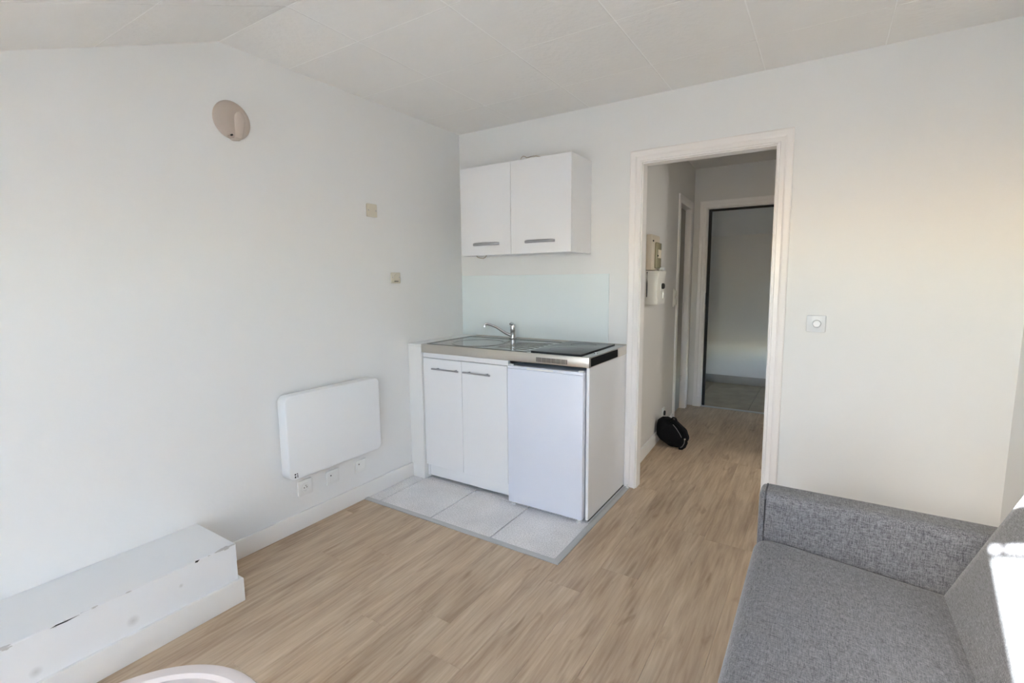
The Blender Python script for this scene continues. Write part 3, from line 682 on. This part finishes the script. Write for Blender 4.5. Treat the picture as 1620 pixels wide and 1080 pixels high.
plate('wall_plate', 'lower ivory cable outlet plate with a round boss on the left wall', 'wall plate', -0.698, 1.370, 0.076, 0.070, plate_m, lay=lay_cable)
def lay_socket(t, y, z, th):
    b = B(); b.lathe([(0.024, th - 0.001), (0.023, th + 0.003), (0.020, th + 0.003), (0.019, th + 0.001), (0.0, th + 0.001)], (0, y, z + 0.002), axis=0, n=28); k = b.build('socket_well', socket_m, t)
    for dy, dz in ((-0.008, 0), (0.008, 0)):
        b = B(); b.lathe([(0.003, th - 0.002), (0.003, th + 0.0012), (0.0, th + 0.0012)], (0, y + dy, z + dz), axis=0, n=10); b.build('pin_hole', dark_m, k)
    b = B(); b.tube([(th - 0.006, y, z + 0.012), (th + 0.006, y, z + 0.012)], 0.0024, n=8); b.build('earth_pin', chrome_m, k)
def lay_flat(t, y, z, th):
    b = B(); b.box(th - 0.0005, y - 0.028, z - 0.022, th + 0.0015, y + 0.028, z + 0.028, 0.0007, 1); b.build('insert', socket_m, t, smooth=False)
    b = B(); b.lathe([(0.004, th), (0.004, th + 0.002), (0.0, th + 0.002)], (0, y - 0.016, z + 0.012), axis=0, n=12); b.build('hole', dark_m, t)
plate('wall_socket', 'white wall socket with an earth pin under the left corner of the heater', 'socket', -1.437, 0.227, 0.086, 0.086, socket_m, lay=lay_socket)
plate('wall_plate', 'white blank outlet plate under the middle of the heater', 'wall plate', -1.256, 0.224, 0.086, 0.080, socket_m, lay=lay_flat)
plate('wall_plate', 'white blank outlet plate under the right end of the heater', 'wall plate', -1.053, 0.224, 0.084, 0.072, socket_m, lay=lay_flat)

t = thing('wall_light', 'beige round wall light with a curved blade, high on the left wall', 'wall light', (0, -1.685, 2.095))
b = B(); b.lathe([(0.085, 0.0), (0.086, 0.004), (0.080, 0.012), (0.060, 0.022), (0.030, 0.027), (0.0, 0.028)], (0, -1.685, 2.092), axis=0, n=48); b.build('base_plate', sconce_m, t)
b = B(); bmx = bmesh.new(); ctr = [(0.020, 2.013, 0.010), (0.050, 1.994, 0.013), (0.078, 1.990, 0.0155), (0.096, 1.998, 0.0175), (0.105, 2.02, 0.020), (0.110, 2.045, 0.0225), (0.113, 2.07, 0.0245), (0.114, 2.088, 0.021), (0.114, 2.099, 0.012), (0.1135, 2.103, 0.003)]
rings = []
for i, (x_, z_, hw) in enumerate(ctr):
    p0 = Vector(ctr[max(i - 1, 0)][:2]); p1 = Vector(ctr[min(i + 1, len(ctr) - 1)][:2]); dd = (p1 - p0).normalized(); nx, nz_ = dd.y, -dd.x
    ring = []
    for k in range(12):
        a = 2 * PI * k / 12; ring.append(bmx.verts.new((x_ + nx * 0.0055 * math.sin(a), -1.710 + hw * math.cos(a), z_ + nz_ * 0.0055 * math.sin(a))))
    rings.append(ring)
for A, C in zip(rings, rings[1:]):
    for k in range(12): bmx.faces.new((A[k], A[(k + 1) % 12], C[(k + 1) % 12], C[k]))
bmx.faces.new(rings[0]); bmx.faces.new(rings[-1]); b._merge(bmx); b.build('blade', sconce_m, t)
b = B(); b.lathe([(0.0042, 0.014), (0.0042, 0.026), (0.0, 0.027)], (0, -1.700, 2.022), axis=0, n=14); b.build('screw', dark_m, t)

# ------------------------------------------------------------------ back wall: dimmer beside the doorway, peg at the casing
t = thing('dimmer_switch', 'pale grey square dimmer switch on the wall right of the doorway', 'switch', (2.331, 0, 1.111))
b = B(); b.prism(rrect(2.288, 1.068, 2.374, 1.155, 0.006, 3), 1, -0.011, 0.0, 0.003, 2); b.build('cover', dim_m, t)
b = B(); b.lathe([(0.020, -0.010), (0.0195, -0.020), (0.016, -0.024), (0.0, -0.0245)], (2.334, 0, 1.112), axis=1, n=28); b.build('knob', dim_m, t)
t = thing('floor_peg', 'small white plastic peg on the floor at the left casing of the doorway', 'peg', (1.352, -0.036, 0))
b = B(); b.lathe([(0.009, 0.0), (0.010, 0.006), (0.005, 0.010), (0.0045, 0.022), (0.007, 0.025), (0.0, 0.028)], (1.352, -0.036, 0), n=16); b.build('peg', socket_m, t)

# ------------------------------------------------------------------ hall: meter, breaker box, switch, socket, bag
def hpos(u_, z): return hallT((u_, 0, z))
t = thing('electric_meter', 'cream electric meter on the hall wall, above the white breaker box', 'meter', hpos(0.61, 1.41))
b = B(hallT); b.box(0.50, -0.040, 1.412, 0.735, 0, 1.662, 0.004, 2); b.build('case', cream_m, t)
b = B(hallT); b.box(0.585, -0.058, 1.425, 0.725, -0.039, 1.612, 0.008, 3); c_ = b.build('cover', smoke_m, t, label='yellowish clear cover')
b = B(hallT); b.box(0.615, -0.0600, 1.50, 0.705, -0.0575, 1.56, 0.0008, 1); b.build('dial', cream_m, c_, smooth=False)
b = B(hallT); b.lathe([(0.006, -0.040), (0.006, -0.046), (0.0, -0.047)], (0.53, 0, 1.618), axis=1, n=12); b.build('screw', dark_m, t)
b = B(hallT); b.lathe([(0.006, -0.058), (0.006, -0.064), (0.0, -0.065)], (0.60, 0, 1.515), axis=1, n=12); b.build('screw', dark_m, t)
t = thing('breaker_box', 'white breaker box with a black round lock on the hall wall, under the meter', 'breaker box', hpos(0.61, 1.16))
b = B(hallT)
pz = [(-0.0, 1.166), (-0.088, 1.166), (-0.090, 1.20), (-0.084, 1.25), (-0.084, 1.29), (-0.090, 1.35), (-0.097, 1.405), (-0.0, 1.408)]
b.prism(pz, 0, 0.50, 0.722, 0.003, 2); cs_ = b.build('case', meterw_m, t)
b = B(hallT); b.box(0.600, -0.0875, 1.262, 0.665, -0.082, 1.322, 0.002, 1); b.build('lock_plate', socket_m, t)
b = B(hallT); b.lathe([(0.021, -0.086), (0.021, -0.100), (0.015, -0.106), (0.0, -0.107)], (0.637, 0, 1.296), axis=1, n=24); b.build('lock', dark_m, t, label='round black lock')
b = B(hallT); b.tube([(0.656, -0.092, 1.262), (0.657, -0.093, 1.240), (0.650, -0.092, 1.205)], [0.004, 0.006, 0.004], n=8); b.build('tag', socket_m, t, label='white hanging tag')
b = B(hallT); b.box(0.655, -0.090, 1.408, 0.715, -0.064, 1.432, 0.004, 2); b.build('top_knockout', dim_m, t)
b = B(hallT); b.tube([(0.501, -0.012, 1.40), (0.499, -0.012, 1.32), (0.501, -0.012, 1.22)], 0.004, n=8); b.build('side_cable', dark_m, t)
t = thing('hall_switch', 'white light switch on the hall wall beside the side door', 'switch', hpos(1.49, 1.18))
b = B(hallT); b.box(1.45, -0.012, 1.10, 1.53, 0, 1.26, 0.003, 2); b.build('cover', meterw_m, t)
for z in (1.14, 1.22):
    b = B(hallT); b.box(1.465, -0.022, z - 0.025, 1.515, -0.011, z + 0.025, 0.004, 2); b.build('rocker', meterw_m, t)
t = thing('hall_socket', 'white wall socket low on the hall wall above the black bag', 'socket', hpos(1.19, 0.20))
b = B(hallT); b.box(1.15, -0.011, 0.155, 1.235, 0, 0.24, 0.003, 2); b.build('cover', socket_m, t)
b = B(hallT); b.lathe([(0.022, -0.011), (0.020, -0.022), (0.0, -0.022)], (1.192, 0, 0.196), axis=1, n=20); b.build('socket_well', dark_m, t)

t = thing('black_bag', 'black soft bag slumped on the hall floor against the left wall', 'bag', (1.39, 0.96, 0))
bmx = bmesh.new(); bmesh.ops.create_uvsphere(bmx, u_segments=40, v_segments=24, radius=1.0)
rot = Matrix.Rotation(R(33), 3, 'Y')
for v in bmx.verts:
    p = v.co.copy()
    p = Vector([math.copysign(abs(c) ** 0.86, c) for c in p])
    p = Vector((p.x * 0.142, p.y * 0.088, p.z * 0.100))
    p *= 1 + 0.03 * math.sin(11 * v.co.x + 3 * v.co.z) * math.cos(7 * v.co.y + 5 * v.co.z)
    p = rot @ p; p = Vector((1.373, 0.96, 0.108)) + p
    if p.z < 0.004: p.z = 0.002 + (p.z - 0.004) * 0.02 + 0.002
    if p.z < 0.002: p.z = 0.002
    xw = 1.295 - 0.0489 * p.y + 0.018
    if p.x < xw: p.x = xw + (p.x - xw) * 0.05
    v.co = p
b = B(); b._merge(bmx); body = b.build('body', bag_m, t, angle=180)
pts = [(1.36, 0.91, 0.222), (1.40, 0.905, 0.218), (1.445, 0.90, 0.190), (1.487, 0.895, 0.150), (1.512, 0.89, 0.105), (1.513, 0.885, 0.065), (1.500, 0.88, 0.030), (1.478, 0.88, 0.010), (1.455, 0.885, 0.008)]
b = B(); b.tube(pts, 0.0095, n=10, flat=1.0); b.build('strap', bag_m, t, label='black carrying strap')
pts = [(1.405, 0.872, 0.200), (1.435, 0.868, 0.170), (1.460, 0.867, 0.135), (1.476, 0.868, 0.105)]
b = B(); b.tube(pts, 0.0028, n=8); b.build('zip', bagtrim_m, t, label='grey zip edge')
b = B(); b.box(1.492, 0.872, 0.086, 1.504, 0.888, 0.098, 0.002, 1); b.build('buckle', chrome_m, t, label='small bright buckle')
pts = [(1.498, 0.876, 0.085), (1.497, 0.874, 0.060), (1.484, 0.874, 0.035), (1.468, 0.876, 0.018)]
b = B(); b.tube(pts, 0.0035, n=8); b.build('strap_edge', bagtrim_m, t)
b = B(); b.tube([(1.378, 0.93, 0.222), (1.39, 0.93, 0.240), (1.41, 0.93, 0.236), (1.42, 0.93, 0.215)], 0.008, n=10); b.build('tab', bag_m, t)

# ------------------------------------------------------------------ sofa
SY0, SY1 = -1.135, -2.60
t = thing('sofa', 'grey woven fabric sofa with a slim arm, sunlit on its back cushion', 'sofa', (2.65, -1.85, 0))
b = B(); b.cushion(2.235, SY1, 0.07, 3.02, SY0, 0.30, 0.015, 6); b.build('base', sofa_m, t, angle=180)
def seatwarp(co, u):
    f = (co.x - 2.205) / 0.55
    top = max(0.0, u.z)
    co.z += top * (0.010 - 0.050 * max(0, f - 0.15)) + (0.012 * (1 - u.x ** 2) * (1 - u.y ** 4)) * top
    return co
b = B(); b.cushion(2.200, SY1 + 0.004, 0.285, 2.80, SY0 - 0.002, 0.438, 0.045, 26, seatwarp); b.build('seat', sofa_m, t, angle=180)
TL = R(22)
def backT(v):                                         # x: through the cushion, y along, z up the cushion
    return Vector((2.692 + v[0] * math.cos(TL) + v[2] * math.sin(TL), v[1], 0.385 - v[0] * math.sin(TL) + v[2] * math.cos(TL)))
def backwarp(co, u):
    if u.x < 0: co.x += -0.012 * (1 - u.z ** 2) * (1 - u.y ** 4) * (-u.x)
    return co
b = B(); b.cushion(0.008, SY1 + 0.004, -0.02, 0.17, SY0 - 0.006, 0.545, 0.035, 22, backwarp, backT); b.build('backrest', sofa_m, t, angle=180)
def armwarp(co, u): return co
b = B(); b.cushion(2.205, SY0, 0.06, 2.98, SY0 + 0.105, 0.606, 0.024, 16); a1 = b.build('arm', sofa_m, t, angle=180)
b = B(); b.tube([(2.2265, SY0 - 0.0005, 0.30), (2.2265, SY0 - 0.0008, 0.58), (2.2265, SY0 + 0.010, 0.6015), (2.2265, SY0 + 0.03, 0.6065), (2.2265, SY0 + 0.08, 0.6065)], 0.003, n=8); b.build('seam', seam_m, a1)
b = B(); b.cushion(2.205, SY1 - 0.105, 0.06, 2.98, SY1, 0.606, 0.024, 16); b.build('arm', sofa_m, t, angle=180)
for x_ in (2.28, 2.94):
    for y in (SY0 - 0.03, SY1 + 0.03):
        b = B(); b.lathe([(0.018, 0.0), (0.022, 0.075)], (x_, y, 0), n=16); b.build('foot', dark_m, t)

# ------------------------------------------------------------------ round side table
TCx, TCy, TZ, TR = 1.356, -2.728, 0.50, 0.245
t = thing('round_table', 'cream round side table with a raised rim, in the bottom left corner of the view', 'table', (TCx, TCy, 0))
b = B(); b.lathe([(0.0, TZ - 0.022), (TR - 0.03, TZ - 0.022), (TR - 0.006, TZ - 0.016), (TR, TZ - 0.006), (TR - 0.002, TZ - 0.001), (TR - 0.008, TZ), (TR - 0.026, TZ - 0.001), (TR - 0.034, TZ - 0.007), (TR - 0.058, TZ - 0.009),
                  (TR - 0.063, TZ - 0.005), (TR - 0.068, TZ - 0.005), (TR - 0.075, TZ - 0.011), (0.0, TZ - 0.011)], (TCx, TCy, 0), n=72); b.build('tabletop', table_m, t, angle=14)
b = B(); b.lathe([(0.028, 0.02), (0.026, TZ - 0.05), (0.09, TZ - 0.0225)], (TCx, TCy, 0), n=32); b.build('stem', table_m, t)
b = B(); b.lathe([(0.0, 0.0), (0.17, 0.0), (0.172, 0.008), (0.12, 0.018), (0.03, 0.032), (0.0, 0.034)], (TCx, TCy, 0), n=48); b.build('base', table_m, t)
